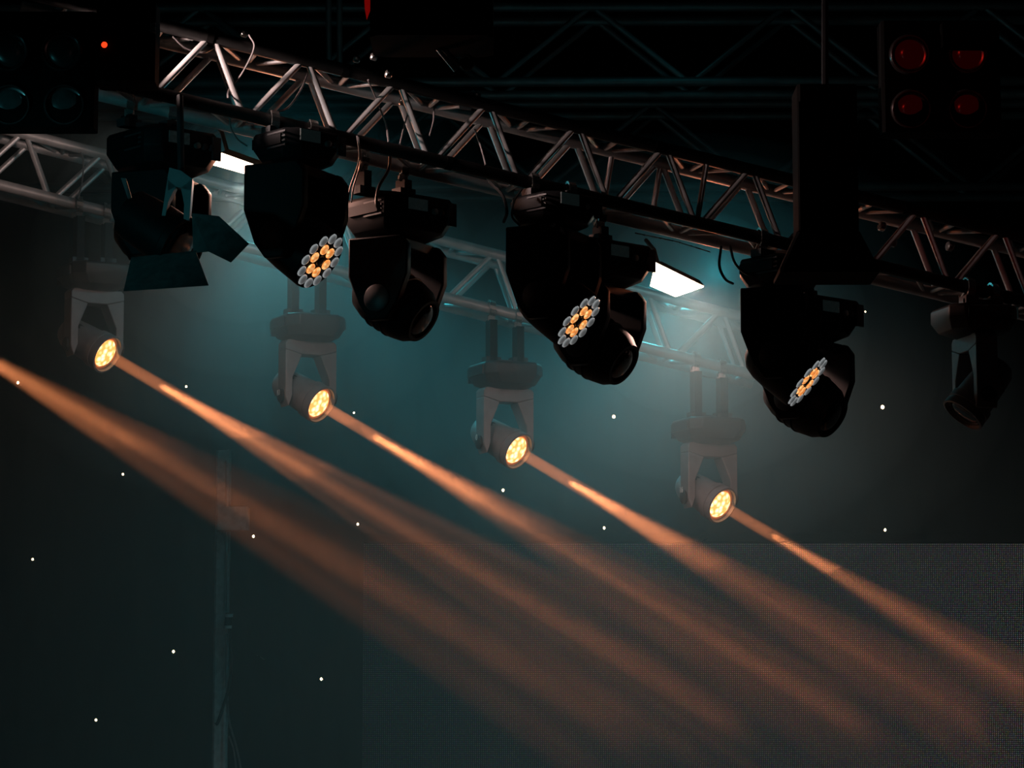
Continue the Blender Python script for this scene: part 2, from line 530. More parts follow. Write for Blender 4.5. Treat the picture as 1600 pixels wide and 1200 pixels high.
def base_box(t, c, yaw, size, hgt, clamps, chord, axis, display=True, m=BLK):
    M = rotz(yaw)
    h = size / 2
    mb = MB().loft(c, M, [(-hgt * .62, h * .55, h * .55, .04), (-hgt * .45, h * .86, h * .86, .05), (-hgt * .1, h, h, .045), (hgt * .30, h, h, .045), (hgt * .38, h * .94, h * .94, .04)])
    b = part('base', mb, m, t, bevel=.004)
    for sx in (-1, 1):
        mb = MB().box(c + M @ V((sx * h * .98, 0, hgt * .05)), (.02, .16, .035), M)
        part('handle', mb, m, b)
    if display:
        f = -h - .003
        part('display', MB().box(c + M @ V((-.045, f, .018)), (.085, .006, .04), M), DISPLAY, b)
        for k in range(3):
            mb = MB().lathe(c + M @ V((.03 + .03 * k, f + .004, .0)), M @ V((0, -1, 0)), [(0, .011), (.014, .011), (.016, .007)], 12)
            part('socket', mb, DGREY if k else CHR, b)
        part('carry_plate', MB().box(c + M @ V((h * .72, f + .001, .0)), (.035, .008, hgt * .55), M), DGREY, b)
        mb = MB()
        for k in range(4):
            mb.box(c + M @ V((-h - .001, -.05 + .0 * k, .03 - .016 * k)), (.004, .10, .006), M)
        part('vent', mb, DGREY, b)
    top = c + V((0, 0, hgt * .38))
    br = MB()
    for k, s in enumerate(clamps):
        br.box(V((s.x, s.y, top.z + .014)), (.07, .05, .028), rotz(yaw))
    br.box(V(((clamps[0].x + clamps[1].x) / 2, (clamps[0].y + clamps[1].y) / 2, top.z + .008)), ((clamps[0] - clamps[1]).length + .06, .035, .016), Matrix.Rotation(math.atan2(axis[1], axis[0]), 3, 'Z'))
    part('mount_bracket', br, DGREY, b)
    for s in clamps:
        hook_clamp('clamp', s, chord, t, CHR, axis, drop=.025)
        part('clamp_post', MB().box(V((s.x, s.y, (s.z - .05 + top.z) / 2)), (.034, .05, max(.01, s.z - .05 - top.z)), rotz(yaw)), BLK, t)
    return b


def moving_head(name, label, group, piv, drop, wdir, style, chord_pts, axis, yaw, size=.30, hgt=.15):
    """piv: head pivot point; the base hangs straight above it by `drop`."""
    piv = V(piv); wdir = V(wdir).normalized()
    z = V((0, 0, 1))
    h = V((wdir.x, wdir.y, 0)).normalized()
    tl_ = h.cross(z)
    basec = piv + z * (drop + hgt * .62)
    t = thing(name, basec + z * hgt * .4, label, 'stage light', group)
    base_box(t, basec, yaw, size, hgt, chord_pts, .0235, axis)
    wide = .112 if style == 'wash' else .105
    gap = .125
    # yoke: bridge plus two slab arms
    mb = MB().box(piv + z * (drop - .018), (.16, gap * 2 + .05, .036), Matrix((h, tl_, z)).transposed(), .02)
    yk = part('yoke', mb, BLK, t, bevel=.004)
    for s in (-1, 1):
        o = piv + tl_ * (s * (gap + .018)) + z * (drop - .002)
        mb = MB().prism(arm_profile(o, tl_, z, h, .235, .15, drop, .036), tl_ * .036)
        part('yoke_arm', mb, BLK, yk, bevel=.006)
        mb = MB().lathe(piv + tl_ * (s * (gap + .034)), tl_ * s, [(0, .05), (.008, .05), (.012, .044)], 20)
        part('pivot_cap', mb, DGREY, yk)
    if style == 'wash':
        R = .112; Lf = .115
        prof = [(-.125, .045), (-.118, .07), (-.09, .096), (-.05, .108), (.0, .112), (.06, .1135), (Lf - .012, .1145), (Lf, .112)]
        hd = part('head', MB().lathe(piv, wdir, prof, 36), BLK, t)
        c = piv + wdir * Lf
        part('front_plate', MB().lathe(c, wdir, [(-.004, .110), (.003, .1095), (.004, .106)], 40), BLK, hd)
        x = wdir.orthogonal().normalized(); y = wdir.cross(x)
        base_m = {}
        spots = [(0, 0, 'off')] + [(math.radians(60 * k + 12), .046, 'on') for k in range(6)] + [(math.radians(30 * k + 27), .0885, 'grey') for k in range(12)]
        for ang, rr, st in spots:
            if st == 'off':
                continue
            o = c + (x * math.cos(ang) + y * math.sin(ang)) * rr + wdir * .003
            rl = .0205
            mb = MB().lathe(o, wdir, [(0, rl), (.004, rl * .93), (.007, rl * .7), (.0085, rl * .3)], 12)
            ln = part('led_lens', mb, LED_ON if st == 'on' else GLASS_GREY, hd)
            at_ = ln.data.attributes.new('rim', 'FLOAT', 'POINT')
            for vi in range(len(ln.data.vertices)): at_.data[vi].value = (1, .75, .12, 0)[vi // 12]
            if st == 'on': ln['label'] = 'amber lit lens of the inner ring'
        part('led_lens', MB().lathe(c + wdir * .003, wdir, [(0, .02), (.004, .018), (.006, .012)], 12), GLASS_OFF, hd)
    else:
        Lf = .125
        prof = [(-.165, .045), (-.16, .07), (-.14, .092), (-.09, .110), (-.02, .116), (.04, .114), (.085, .104), (Lf - .015, .088), (Lf, .082), (Lf, .070), (Lf - .012, .066)]
        hd = part('head', MB().lathe(piv, wdir, prof, 32), BLK, t)
        for k in range(3):
            part('cooling_ring', MB().lathe(piv + wdir * (-.06 + .035 * k), wdir, [(0, .110), (.004, .119), (.010, .119), (.014, .110)], 32), BLK, hd)
        part('front_lens', MB().lathe(piv + wdir * (Lf - .012), wdir, [(0, .066), (.006, .060), (.012, .045), (.016, .02)], 24), GLASS_OFF, hd)
    return t, piv, tl_, gap


def chordpts(u, front, gap=.09):
    s = sA(u)
    q = 0 if front else .20
    return [atA(s - gap, 0, q), atA(s + gap, 0, q)]


# wash heads (front chord)
WASH = [
    (463, 379, 9.92, 'black wash light whose round face of nineteen lenses looks widest, left of centre', 60, .255),
    (866, 473, 10.17, 'black wash light with oval lens face in front of a dark head, under mid truss', 66, .255),
    (1222, 566, 10.43, 'black wash light with narrow lens face at the right edge of the glow', 76, .255),
]
for u, v, d, lab, off, dr in WASH:
    p = P(u, v, d)
    wd = aim(u, v, .79, .61, off)
    zc = p.z + dr
    top_u = u - 5
    moving_head('wash_light', lab, 'wash lights hung from the front truss', p, dr, wd, 'wash', chordpts(top_u, True, .07), aA, 42, size=.255, hgt=.12)

# spot heads (rear chord)
SPOT = [
    (252, 376, 10.12, 'black spot head hanging leftmost under the front truss, behind the barn door lantern'),
    (622, 476, 10.32, 'black unlit spot head with broad base hanging between the two nearest wash lights'),
    (935, 545, 10.52, 'black unlit spot head behind the middle wash light, hooks above catching light'),
    (1262, 628, 10.72, 'black unlit spot head at right, mostly lost in the dark behind a wash light'),
]
spots = []
for i, (u, v, d, lab) in enumerate(SPOT):
    p = P(u, v, d)
    spots.append(moving_head('spot_light', lab, 'spot heads hung from the front truss', p, .225, aim(u, v, .84, .54, 62), 'spot', chordpts(u - 2, False, .075), aA, 42, size=.32, hgt=.15))


def beam_head(label, u, v, d, off, lit, chord_at, axis, dr=.19, group='beam lights hung from the rear truss', dirn=(.86, .51), arm_m=GREY, baseyaw=None):
    piv = P(u, v, d)
    wd = aim(u, v, dirn[0], dirn[1], off)
    z = V((0, 0, 1)); h = (V((wd.x, wd.y, 0)).normalized() + V((0, -1.1 if lit else 0, 0))).normalized(); tl_ = h.cross(z)
    hgt = .11
    basec = piv + z * (dr + .075)
    t = thing('beam_light', basec + z * .05, label, 'stage light', group)
    M = Matrix((tl_, h, z)).transposed()
    yaw = math.degrees(math.atan2(tl_.y, tl_.x)) if baseyaw is None else baseyaw
    base_box(t, basec, yaw, .27, hgt, chord_at, .0235, axis, m=DGREY)
    # U-shaped yoke plate with a hexagonal opening, arms tapering to the pivots
    W = .118
    prof = [(-W, dr + .0), (W, dr + .0), (W, -.0), (W - .02, -.055), (W - .036, -.02), (W - .036, .03), (W - .066, .125), (-W + .066, .125), (-W + .036, .03), (-W + .036, -.02), (-W + .02, -.055), (-W, 0)]
    pts = [piv + tl_ * x + z * y for x, y in prof]
    # split in three convex-ish plates for a clean surface
    yk = part('yoke', MB().prism([piv + tl_ * x + z * y for x, y in ((-W + .012, dr + .012), (W - .012, dr + .012), (W, dr - .002), (W, dr - .03), (.042, dr - .05), (-.042, dr - .05), (-W, dr - .03), (-W, dr - .002))], h * .085), arm_m, t, bevel=.004)
    for s in (-1, 1):
        part('yoke_arm', MB().prism([piv + tl_ * (s * x) + z * y for x, y in ((W, dr - .03), (.042, dr - .05), (W - .034, .075), (W - .034, .0), (W - .016, -.05), (W, -.005))], h * .085), arm_m, yk, bevel=.004)
        part('pivot_cap', MB().lathe(piv + tl_ * (s * W), tl_ * s, [(0, .03), (.008, .03), (.012, .024)], 16), DGREY, yk)
    prof = [(-.17, .03), (-.165, .05), (-.14, .066), (-.06, .072), (.02, .076), (.022, .083), (.05, .084), (.052, .080), (.060, .080), (.062, .084), (.085, .0845), (.087, .077), (.068, .073)]
    hd = part('head', MB().lathe(piv, wd, prof, 32), GREY, t)
    for k in range(5):
        a = math.radians(72 * k + 20)
        x = wd.orthogonal().normalized(); y = wd.cross(x)
        c = piv + wd * -.03 + (x * math.cos(a) + y * math.sin(a)) * .068
        n = (x * math.cos(a) + y * math.sin(a)); tt = wd.cross(n)
        part('cooling_slot', MB().prism([c + wd * .04 + tt * .012, c - wd * .05 + tt * .012, c - wd * .06, c - wd * .05 - tt * .012, c + wd * .04 - tt * .004], n * .006), DGREY, hd)
    lc = piv + wd * .068
    ring = MB().lathe(lc, wd, [(0, .073), (.002, .071), (.006, .065), (.002, .060), (0, .058)], 32)
    part('lens_ring', ring, mat('lens_glow_ring', (.5, .16, .06), .3, .8, noise=.2, emit=(1, .28, .08), strength=.22 if lit else 0) if lit else DGREY, hd)  # orange lens light put into the ring's colour and glow
    part('front_lens', MB().lathe(lc + wd * .002, wd, [(0, .060), (.005, .056), (.009, .040), (.011, .015)], 28), LENS_ON if lit else GLASS_OFF, hd)
    t['tilt'] = list(tl_)
    return t, piv, wd, yk


def chordB(u, gap=.06):
    s = (P(u, 289 + u * .252, dB(u)) - B0).dot(aB)
    return [atB(s - gap, 0, 0), atB(s + gap, 0, 0)]


BEAM = [
    (146, 541, 54, 'lit beam light leftmost in the row, below the barn door flaps'),
    (480, 620, 54, 'lit beam light with pale yoke, second from the left in the haze'),
    (789, 693, 53, 'lit beam light whose yellow lens glows whitest, third along the row'),
    (1108, 778, 52, 'lit beam light lowest in the haze, above the LED screen edge'),
]
beams = []; beam_roots = []
for u, v, off, lab in BEAM:
    d = dB(u) - .05
    t, piv, wd, yk = beam_head(lab, u, v, d, off, True, chordB(u), aB, dr=.225)
    beams.append((piv, wd)); beam_roots.append((t, piv, wd, yk))
# unlit beam light at the far right end of the front truss
s_ = sA(1532)
beam_head('unlit grey beam light hanging at the far right end of the front truss', 1524, 622, 10.7, 70, False, [atA(s_ - .05, 0, 0), atA(s_ + .05, 0, 0)], aA, dr=.22, group='beam lights on the front truss', dirn=(-.6, .8))

# ------------------------------------------------------------------ beams of light
ORANGE = (1.0, .192, .064)


def gobo(ld, scale, seed, lo=.45, hi=.60):
    """A breakup gobo inside the fixture: the lens cells send the light out in separate shafts."""
    ld.use_nodes = True
    nt = ld.node_tree; L = nt.links.new
    em = nt.nodes['Emission']
    tc = nt.nodes.new('ShaderNodeTexCoord')
    sp = nt.nodes.new('ShaderNodeSeparateXYZ'); L(tc.outputs['Normal'], sp.inputs[0])
    dx = nt.nodes.new('ShaderNodeMath'); dx.operation = 'DIVIDE'; L(sp.outputs['X'], dx.inputs[0]); L(sp.outputs['Z'], dx.inputs[1])
    dy = nt.nodes.new('ShaderNodeMath'); dy.operation = 'DIVIDE'; L(sp.outputs['Y'], dy.inputs[0]); L(sp.outputs['Z'], dy.inputs[1])
    cb = nt.nodes.new('ShaderNodeCombineXYZ'); L(dx.outputs[0], cb.inputs['X']); L(dy.outputs[0], cb.inputs['Y']); cb.inputs['Z'].default_value = seed
    n = nt.nodes.new('ShaderNodeTexNoise'); n.inputs['Scale'].default_value = scale; n.inputs['Detail'].default_value = 1.0
    L(cb.outputs[0], n.inputs['Vector'])
    r = nt.nodes.new('ShaderNodeMapRange'); r.inputs['From Min'].default_value = lo; r.inputs['From Max'].default_value = hi
    r.inputs['To Min'].default_value = .05; r.inputs['To Max'].default_value = 1.6
    L(n.outputs['Fac'], r.inputs['Value'])
    L(r.outputs['Result'], em.inputs['Strength'])


def beam(lens, wd, power, seed, cone=9.8, focus=.30):
    """A narrow shaft out of the lens, and a wider cone broken up by the gobo beyond the focus."""
    o = light('beam_shaft_light', 'AREA', lens + wd * .03, wd, 1.5 * power, ORANGE, shape='DISK', size=.05)
    o.data.spread = math.radians(3.0)
    o = light('beam_cone_light', 'SPOT', lens + wd * focus, wd, 3500 * power, ORANGE, spot_size=math.radians(cone), spot_blend=.3, shadow_soft_size=.012)
    gobo(o.data, 42, seed)


for i, (piv, wd) in enumerate(beams):
    beam(piv + wd * .085, wd, (1.0, 1.0, .8, .75)[i], 3.7 * i + 1.3)
# a fifth beam light of the row hangs just outside the left edge of the frame
t, piv, wd, yk = beam_head('lit beam light of the rear row just outside the frame', -190, 462, dB(-190) - .05, 54, True, chordB(-190), aB, dr=.225)
beam(piv + wd * .085, wd, 1.0, 22.2)


# ------------------------------------------------------------------ flood lamps
def flood(label, corners, d, dn, body_px):
    """Open rectangular flood lamp: lit glass set in a black tapered housing."""
    ps = [P(u, v, q) for u, v, q in corners]
    c = sum(ps, V((0, 0, 0))) / 4
    nrm = (ps[1] - ps[0]).cross(ps[2] - ps[1]).normalized()
    if nrm.z > 0: nrm = -nrm
    t = thing('flood_lamp', c - nrm * .1, label, 'stage light', 'flood lamps under the front truss')
    gl = part('lit_glass', MB().prism(ps, nrm * .006), LAMP_ON, t, smooth=0)
    back = [c + (p - c) * .8 - nrm * .03 for p in ps]
    rim = [c + (p - c) * 1.03 - nrm * .004 for p in ps]
    mb = MB().add(rim + back, [(4, 5, 6, 7), (0, 1, 5, 4), (1, 2, 6, 5), (2, 3, 7, 6), (3, 0, 4, 7)])
    part('housing', mb, BLK, t, smooth=0)
    yb = MB().path([c - nrm * .03 - (ps[1] - ps[0]) * .3, c - nrm * .05 - (ps[1] - ps[0]) * .45 + V((0, 0, .05)), c - (ps[1] - ps[0]) * .5 + V((0, .1, .14))], .008, 6)
    part('bracket', yb, BLK, t)
    return t


flood('glowing flood lamp at right, its lit face poking out past a dark fixture base',
      [(1024, 411, 11.03), (1099, 448, 11.03), (1056, 463, 11.15), (1016, 446, 11.15)], 11, None, None)
flood('glowing flood lamp at left, wedged between the leftmost spot head and wash light',
      [(346, 240, 10.58), (430, 270, 10.58), (402, 276, 10.70), (330, 256, 10.70)], 10.5, None, None)

# ------------------------------------------------------------------ barn door lantern behind the leftmost spot head
ld0 = 9.72
lw = aim(265, 372, .84, .54, 62)
lp = P(250, 362, ld0)
bt = thing('barn_door_lantern', P(278, 262, ld0), 'dark lantern with pale yoke and wide barn door flaps before the leftmost spot head', 'stage light')
hd = part('lamp_body', MB().lathe(lp, lw, [(-.14, .06), (-.13, .085), (-.02, .095), (.06, .095), (.065, .1), (.09, .1)], 28), BLK, bt)
part('lens', MB().lathe(lp + lw * .088, lw, [(0, .09), (.008, .08), (.014, .05)], 24), GLASS_OFF, hd)
h_ = V((lw.x, lw.y, 0)).normalized(); t_ = h_.cross(V((0, 0, 1)))
yk = part('yoke', MB().prism([P(u, v, ld0 - .06) for u, v in ((266, 264), (284, 269), (302, 282), (299, 300), (284, 296), (276, 294), (264, 300), (263, 280))], V((0, .05, 0))), GREY, bt)
part('yoke_arm', MB().prism([P(u, v, ld0 - .06) for u, v in ((263, 282), (276, 294), (264, 318), (260, 339), (254, 339))], V((0, .05, 0))), GREY, yk)
part('yoke_arm', MB().prism([P(u, v, ld0 - .06) for u, v in ((299, 284), (302, 282), (297, 346), (288, 346), (289, 322), (284, 296))], V((0, .05, 0))), GREY, yk)
part('flap', MB().prism([P(205, 402, 9.66), P(193, 455, 9.48), P(326, 446, 9.42), P(306, 392, 9.58)], V((0, .004, .002))), mat('flap_paint', (.10, .10, .10), .7, spec=.2), bt, smooth=0)
part('flap', MB().prism([P(300, 333, 9.64), P(342, 338, 9.58), P(389, 381, 9.46), P(361, 410, 9.43), P(326, 393, 9.5), P(302, 395, 9.6)], V((0, .004, .002))), mat('flap_paint', (.10, .10, .10), .7, spec=.2), bt, smooth=0)
part('flap', MB().prism([P(189, 278, 9.5), P(197, 279, 9.5), P(206, 309, 9.62), P(200, 311, 9.62)], V((0, .004, .0))), GREY, bt, smooth=0)
part('hanger', MB().tube(P(283, 270, ld0), P(281, 150, ld0 + .13), .012, 8), DGREY, bt)


# ------------------------------------------------------------------ blinders
def blinder(label, cells, d, box, reds, group, lens_m, cut=()):
    u0, v0, u1, v1 = box
    c = P((u0 + u1) / 2, (v0 + v1) / 2, d + .06)
    w_, h_2 = (u1 - u0) / F * d, (v1 - v0) / F * d
    t = thing('blinder_lamp', c, label, 'stage light', group)
    hs = part('housing', MB().box(c, (w_, .11, h_2), None, .01), MATT, t)
    for (u, v) in cells:
        o = P(u, v, d - .004)
        ax = V((.02, -1, -.16)).normalized()
        r = .060
        part('lamp_rim', MB().lathe(o - ax * .01, ax, [(0, r + .008), (.022, r + .008), (.03, r + .003), (.03, r - .001), (.012, r - .004), (.01, r - .012)], 28), mat('rim_steel', (.25, .2, .2), .22, .9), hs)
        part('lamp_lens', MB().lathe(o - ax * .008, ax, [(0, r - .004), (.008, r - .01), (.014, r * .6), (.016, r * .3)], 24), lens_m, hs)
    if cut: part('cover_flag', MB().box(P(*cut), (.17, .06, .085)), MATT, t)
    return t


blinder('four-lamp blinder with lenses coloured like red reflections, one half covered, in the dark upper right corner', [(1421, 85), (1511, 85), (1423, 171), (1511, 171)], 9.6, (1374, 36, 1560, 214), True, None, LENS_RED_REFLECTION, (1511, 56, 9.56))
b2 = blinder('four-lamp blinder with unlit grey lenses in the dark upper left corner', [(14, 80), (97, 80), (16, 164), (101, 164)], 9.2, (-55, 22, 152, 206), False, None, mat('grey_lens', (.07, .075, .075), .25, noise=.2, spec=.8))
pk = thing('dimmer_box', P(200, 75, 9.2), 'black dimmer box with one red pilot light beside the upper left blinder', 'dimmer')
part('case', MB().box(P(200, 72, 9.26), (.19, .14, .26), None, .015), MATT, pk)
part('pilot_lamp', MB().ball(P(163, 70, 9.18), .010, 8, 5), LED_RED, pk)
part('latch', MB().box(P(239, 44, 9.18), (.018, .02, .03)), CHR, pk)

# ------------------------------------------------------------------ black boxes hung above
sb = thing('speaker_box', P(1288, 300, 9.7), 'tall black hanging speaker box with flared lower hood covering the front truss', 'speaker')
d_ = 9.7
part('cabinet', MB().loft(P(1289, 260, d_), Matrix.Identity(3), [(-.235, .1, .1, .01), (.26, .1, .1, .01)]), MATT, sb)
part('hood', MB().loft(P(1290, 404, d_), Matrix.Identity(3), [(-.068, .165, .13, .01), (-.055, .165, .13, .01), (.075, .105, .105, .01)]), MATT, sb)
part('grille', MB().box(P(1289, 260, d_ - .105), (.17, .008, .44)), MATT, sb)
part('rigging_bar', MB().tube(P(1289, 145, d_), P(1289, -40, d_), .012, 8), BLK, sb)
hb = thing('hoist_box', P(678, 20, 9.5), 'black chain hoist box hanging at the top of the frame', 'hoist')
part('case', MB().box(P(676, 10, 9.5), (.40, .3, .27), None, .03), MATT, hb)
part('chain_guide', MB().tube(P(692, 76, 9.52), P(717, 103, 9.55), .011, 8), CHR, hb)
part('chain_guide', MB().tube(P(684, 76, 9.52), P(712, 110, 9.55), .008, 8), CHR, hb)
part('hook_block', MB().ball(P(730, 98, 9.55), .028, 10, 6), BLK, hb)
part('shackle', MB().path(curve([P(721, 92, 9.52), P(728, 87, 9.52), P(735, 91, 9.52)]), .004, 6), CHR, hb)
st = MB().prism([P(569, -6, 9.4), P(582, -6, 9.4), P(580, 12, 9.4), P(573, 31, 9.4), P(570, 14, 9.4)], V((0, .004, 0)))
single('red_strap', st, RED, 'red webbing strap end hanging down beside the black hoist box', 'strap')
for u, lab in ((513, 'thin grey steel pipe standing above the front truss, left of its pair'), (530, 'thin grey steel pipe standing above the front truss, right of its pair')):
    single('steel_pipe', MB().tube(P(u, -60, 13.5), P(u + 1, 100, 13.5), .014, 10), DULL, lab, 'pipe', 'steel pipes by the roof truss')

# ------------------------------------------------------------------ small clamps, plates, cables on the trusses
def small_clamp(u, v, d, r, label, m=CHR):
    c = P(u, v, d)
    t = thing('pipe_clamp', c, label, 'clamp', 'small clamps on the front truss')
    ax = aA
    part('half_shell', MB().lathe(c - ax * .012, ax, [(0, r), (.004, r + .004), (.02, r + .004), (.024, r)], 14), m, t)
    part('bolt', MB().tube(c + V((0, -r - .012, 0)), c + V((0, r, .01)), .004, 6), m, t)
    return t


CL = [(382, 53, 10.05, .009, 'small half clamp on the top chord near the left end'),
      (557, 93, 10.1, .008, 'small half clamp on the top chord below the hoist box, left one'),
      (584, 89, 10.05, .009, 'small half clamp standing on the top chord beside its twin'),
      (607, 116, 10.0, .010, 'ring clamp on the top chord just above a lacing joint'),
      (629, 158, 10.15, .012, 'pale clamp inside the truss at the joint below the hoist box'),
      (1378, 354, 10.6, .014, 'round clamp on the right part of the truss, highest of three'),
      (1395, 379, 10.6, .013, 'round clamp hanging just under the highest right clamp'),
      (1484, 385, 10.55, .014, 'round bright clamp between lacing bars at the far right'),
      (745, 150, 10.2, .010, 'dark round clamp beside the pale bracket plate')]
for c in CL: small_clamp(*c)
single('bracket_plate', MB().prism([P(717, 152, 10.2), P(741, 140, 10.2), P(736, 172, 10.2), P(718, 170, 10.2)], V((0, .006, 0))), GREY, 'pale grey bracket plate standing on the front truss top', 'bracket')

CB = [
    ([(558, 212, 9.95), (561, 250, 9.97), (548, 290, 10.05), (543, 318, 10.1)], .0028, 'thin safety wire looped down to the broad spot base, outer strand'),
    ([(560, 214, 9.96), (563, 255, 9.98), (553, 290, 10.06), (549, 316, 10.1)], .0028, 'thin safety wire looped down to the broad spot base, inner strand'),
    ([(610, 240, 10.1), (607, 265, 10.12), (592, 292, 10.1), (588, 318, 10.08), (595, 330, 10.08)], .0055, 'black power cable curving into the broad spot base sockets'),
    ([(359, 180, 9.93), (361, 200, 9.95), (372, 218, 9.98), (386, 228, 10.0)], .003, 'thin cable hanging from the chord above the left flood lamp'),
    ([(482, 112, 10.05), (470, 140, 10.1), (450, 168, 10.05), (425, 176, 10.0)], .0035, 'grey cable sagging inside the truss left of the hoist box'),
    ([(575, 125, 10.0), (590, 160, 10.1), (603, 195, 10.1), (607, 222, 10.0)], .0035, 'grey cable falling inside the truss below the hoist box'),
    ([(640, 168, 10.15), (632, 195, 10.12), (625, 225, 10.0)], .0032, 'pale cable falling past the lacing right of the hoist joint'),
    ([(678, 168, 10.15), (677, 190, 10.1), (671, 212, 10.05)], .0032, 'pink lit cable hanging short under the top chord'),
    ([(742, 202, 10.2), (752, 232, 10.15), (759, 258, 10.05)], .0035, 'thin cable dropping under the pale bracket plate'),
    ([(765, 284, 10.05), (785, 305, 10.0), (792, 330, 10.0), (787, 347, 10.05)], .0055, 'black cable looping from the chord to the middle wash light'),
    ([(815, 296, 10.05), (803, 315, 10.0), (800, 338, 10.0), (812, 352, 10.05)], .0045, 'second black cable at the middle wash light socket'),
    ([(1127, 385, 10.25), (1124, 415, 10.2), (1133, 436, 10.22), (1145, 443, 10.3)], .005, 'black cable loop on the left of the right wash base'),
    ([(1141, 385, 10.3), (1148, 410, 10.2), (1162, 425, 10.2), (1180, 432, 10.2)], .005, 'black cable curving across the right wash base'),
    ([(389, 54, 9.95), (397, 75, 9.95), (378, 115, 9.95), (358, 140, 9.95), (356, 154, 9.92)], .0035, 'pale cable swaying between lacing bars at the left end of the truss'),
    ([(270, 57, 9.95), (290, 75, 9.95), (318, 82, 9.95), (342, 70, 9.95)], .0035, 'dark cable drooping under the top chord at the left end'),
    ([(120, 225, 12.2), (130, 250, 12.15), (128, 285, 12.1), (122, 310, 12.05)], .0038, 'cable hanging along the rear truss at left'),
]
for pts, r, lab in CB:
    single('cable', MB().path(curve([P(*p) for p in pts]), r, 6), CABLE if r > .0038 else mat('grey_cable', (.22, .2, .2), .4, noise=.2), lab, 'cable')
single('safety_wire', MB().path([P(992, 364, 10.5), P(1060, 378, 10.5), P(1110, 394, 10.5)], .0022, 5), CHR, 'thin bright wire running below the front truss near the right flood lamp', 'wire')
# uprights of the coupling frame in the right half of the front truss
for u, q in ((966, .20), (1043, .20), (1087, 0.0)):
    s = sA(u); part('upright', MB().tube(atA(s, .01, q), atA(s, .228, q), .0105, 9), ALU, TA)
# tape bands round the chords
TAPE = [(308, 1), (520, 1), (700, 0), (1010, 1), (1400, 1)]
for u, k in TAPE:
    s = sA(u); c0 = atA(s, .238 if k else 0, 0)
    part('tape_band', MB().tube(c0 - aA * .012, c0 + aA * .012, .0250, 14), MATT, TA)

# ------------------------------------------------------------------ stand pole
pd = 15.5
sp = thing('stand_pole', V((P(346, 1200, pd).x, P(346, 1200, pd).y, 0)), 'slim teal-grey mast rising behind the beams at lower left with cables', 'mast')
px = P(346, 1000, pd)
zt = P(346, 700, pd).z
MAST = mat('mast_metal', (.5, .52, .52), .5, .3, noise=.2)
part('mast', MB().box(V((px.x, px.y, zt / 2)), (.078, .078, zt), None, .01), MAST, sp)
part('mast_rail', MB().box(V((px.x + .028, px.y - .045, zt / 2)), (.012, .02, zt)), MAST, sp)
part('box_head', MB().loft(P(364, 812, pd - .1), Matrix.Identity(3), [(-.06, .085, .06, .01), (.065, .085, .06, .01)]), MAST, sp)
co = part('cable_connector', MB().tube(P(358, 958, pd - .08), P(356, 982, pd - .08), .020, 14), BLK, sp)
part('label_band', MB().tube(P(358, 959, pd - .08), P(358, 964, pd - .08), .0215, 14), WHT, co)
part('label_band', MB().tube(P(356, 977, pd - .08), P(356, 981.5, pd - .08), .0215, 14), WHT, co)
part('cable', MB().path(curve([P(358, 982, pd - .09), P(361, 1030, pd - .09), P(357, 1075, pd - .09), P(342, 1125, pd - .1), P(337, 1132, pd - .1)]), .009, 8), CABLE, sp)
part('cable', MB().path(curve([P(354, 990, pd - .09), P(354, 1070, pd - .09), P(358, 1125, pd - .09), P(370, 1170, pd - .1), P(379, 1215, pd - .1)]), .006, 8), mat('grey_cable', (.22, .2, .2), .4), sp)
part('cable', MB().path(curve([P(358, 1150, pd - .09), P(366, 1175, pd - .09), P(370, 1215, pd - .1)]), .005, 8), mat('grey_cable', (.22, .2, .2), .4), sp)
part('cable', MB().path(curve([P(354, 955, pd - .06), P(353, 830, pd - .06), P(353, 720, pd - .06)]), .004, 8), mat('grey_cable', (.22, .2, .2), .4), sp)
for pts, lab in ((((1086, 851, 17.02), (1096, 836, 16.99), (1102, 831, 16.98)), 'short pale wire end above the LED screen, upper of two'),
                 (((1093, 851, 17.02), (1106, 840, 16.99)), 'short pale wire end above the LED screen, lower of two'),
                 (((398, 1022, 18.24), (406, 1026, 18.17), (414, 1031, 18.24)), 'thin pale wire scrap low on the black curtain right of the mast')):
    single('wire_end', MB().path([P(*p) for p in pts], .0035, 5), CHR, lab, 'wire')

# ------------------------------------------------------------------ star cloth lamps
STARS = [(28, 598, 1.2, 'left edge beside the first beam'), (192, 741, 1.0, 'left, under the outermost beam'), (291, 604, 1.0, 'just above the leftmost lit beam'), (51, 874, 1.0, 'far left, lower half'),
         (396, 838, 1.2, 'right of the mast box'), (271, 1018, 1.2, 'left of the mast, low'), (150, 1125, 1.1, 'lowest at left'), (502, 1061, 1.2, 'left of the LED screen edge'),
         (559, 819, 1.1, 'between the two left beams'), (553, 645, .9, 'right of the second beam light'), (786, 766, 1.3, 'below the third beam light'), (944, 825, 1.2, 'centre, under the third beam'),
         (959, 651, 1.5, 'right of the third beam light'), (1379, 636, 1.7, 'alone in the dark at right'), (1383, 828, 1.2, 'just above the LED screen at right'), (1105, 685, .6, 'faint, above the fourth beam light'),
         (1352, 487, .7, 'faint, under the black speaker box')]
for u, v, s, lab in STARS:
    dd = 17.9
    while P(u, v, dd).y < 18.17: dd += .01
    c = P(u, v, dd)
    r = .0064 * s
    t = thing('star_light', c, 'tiny warm star lamp on the black curtain, ' + lab, 'star lamp', 'star lamps on the back curtain')
    part('bulb', MB().ball(c, r, 8, 6, (1, 1, 1.15)), STAR_ON, t)
    part('socket', MB().tube(c + V((0, r * .5, 0)), c + V((0, .2, 0)), r * .6, 6), BLK, t)

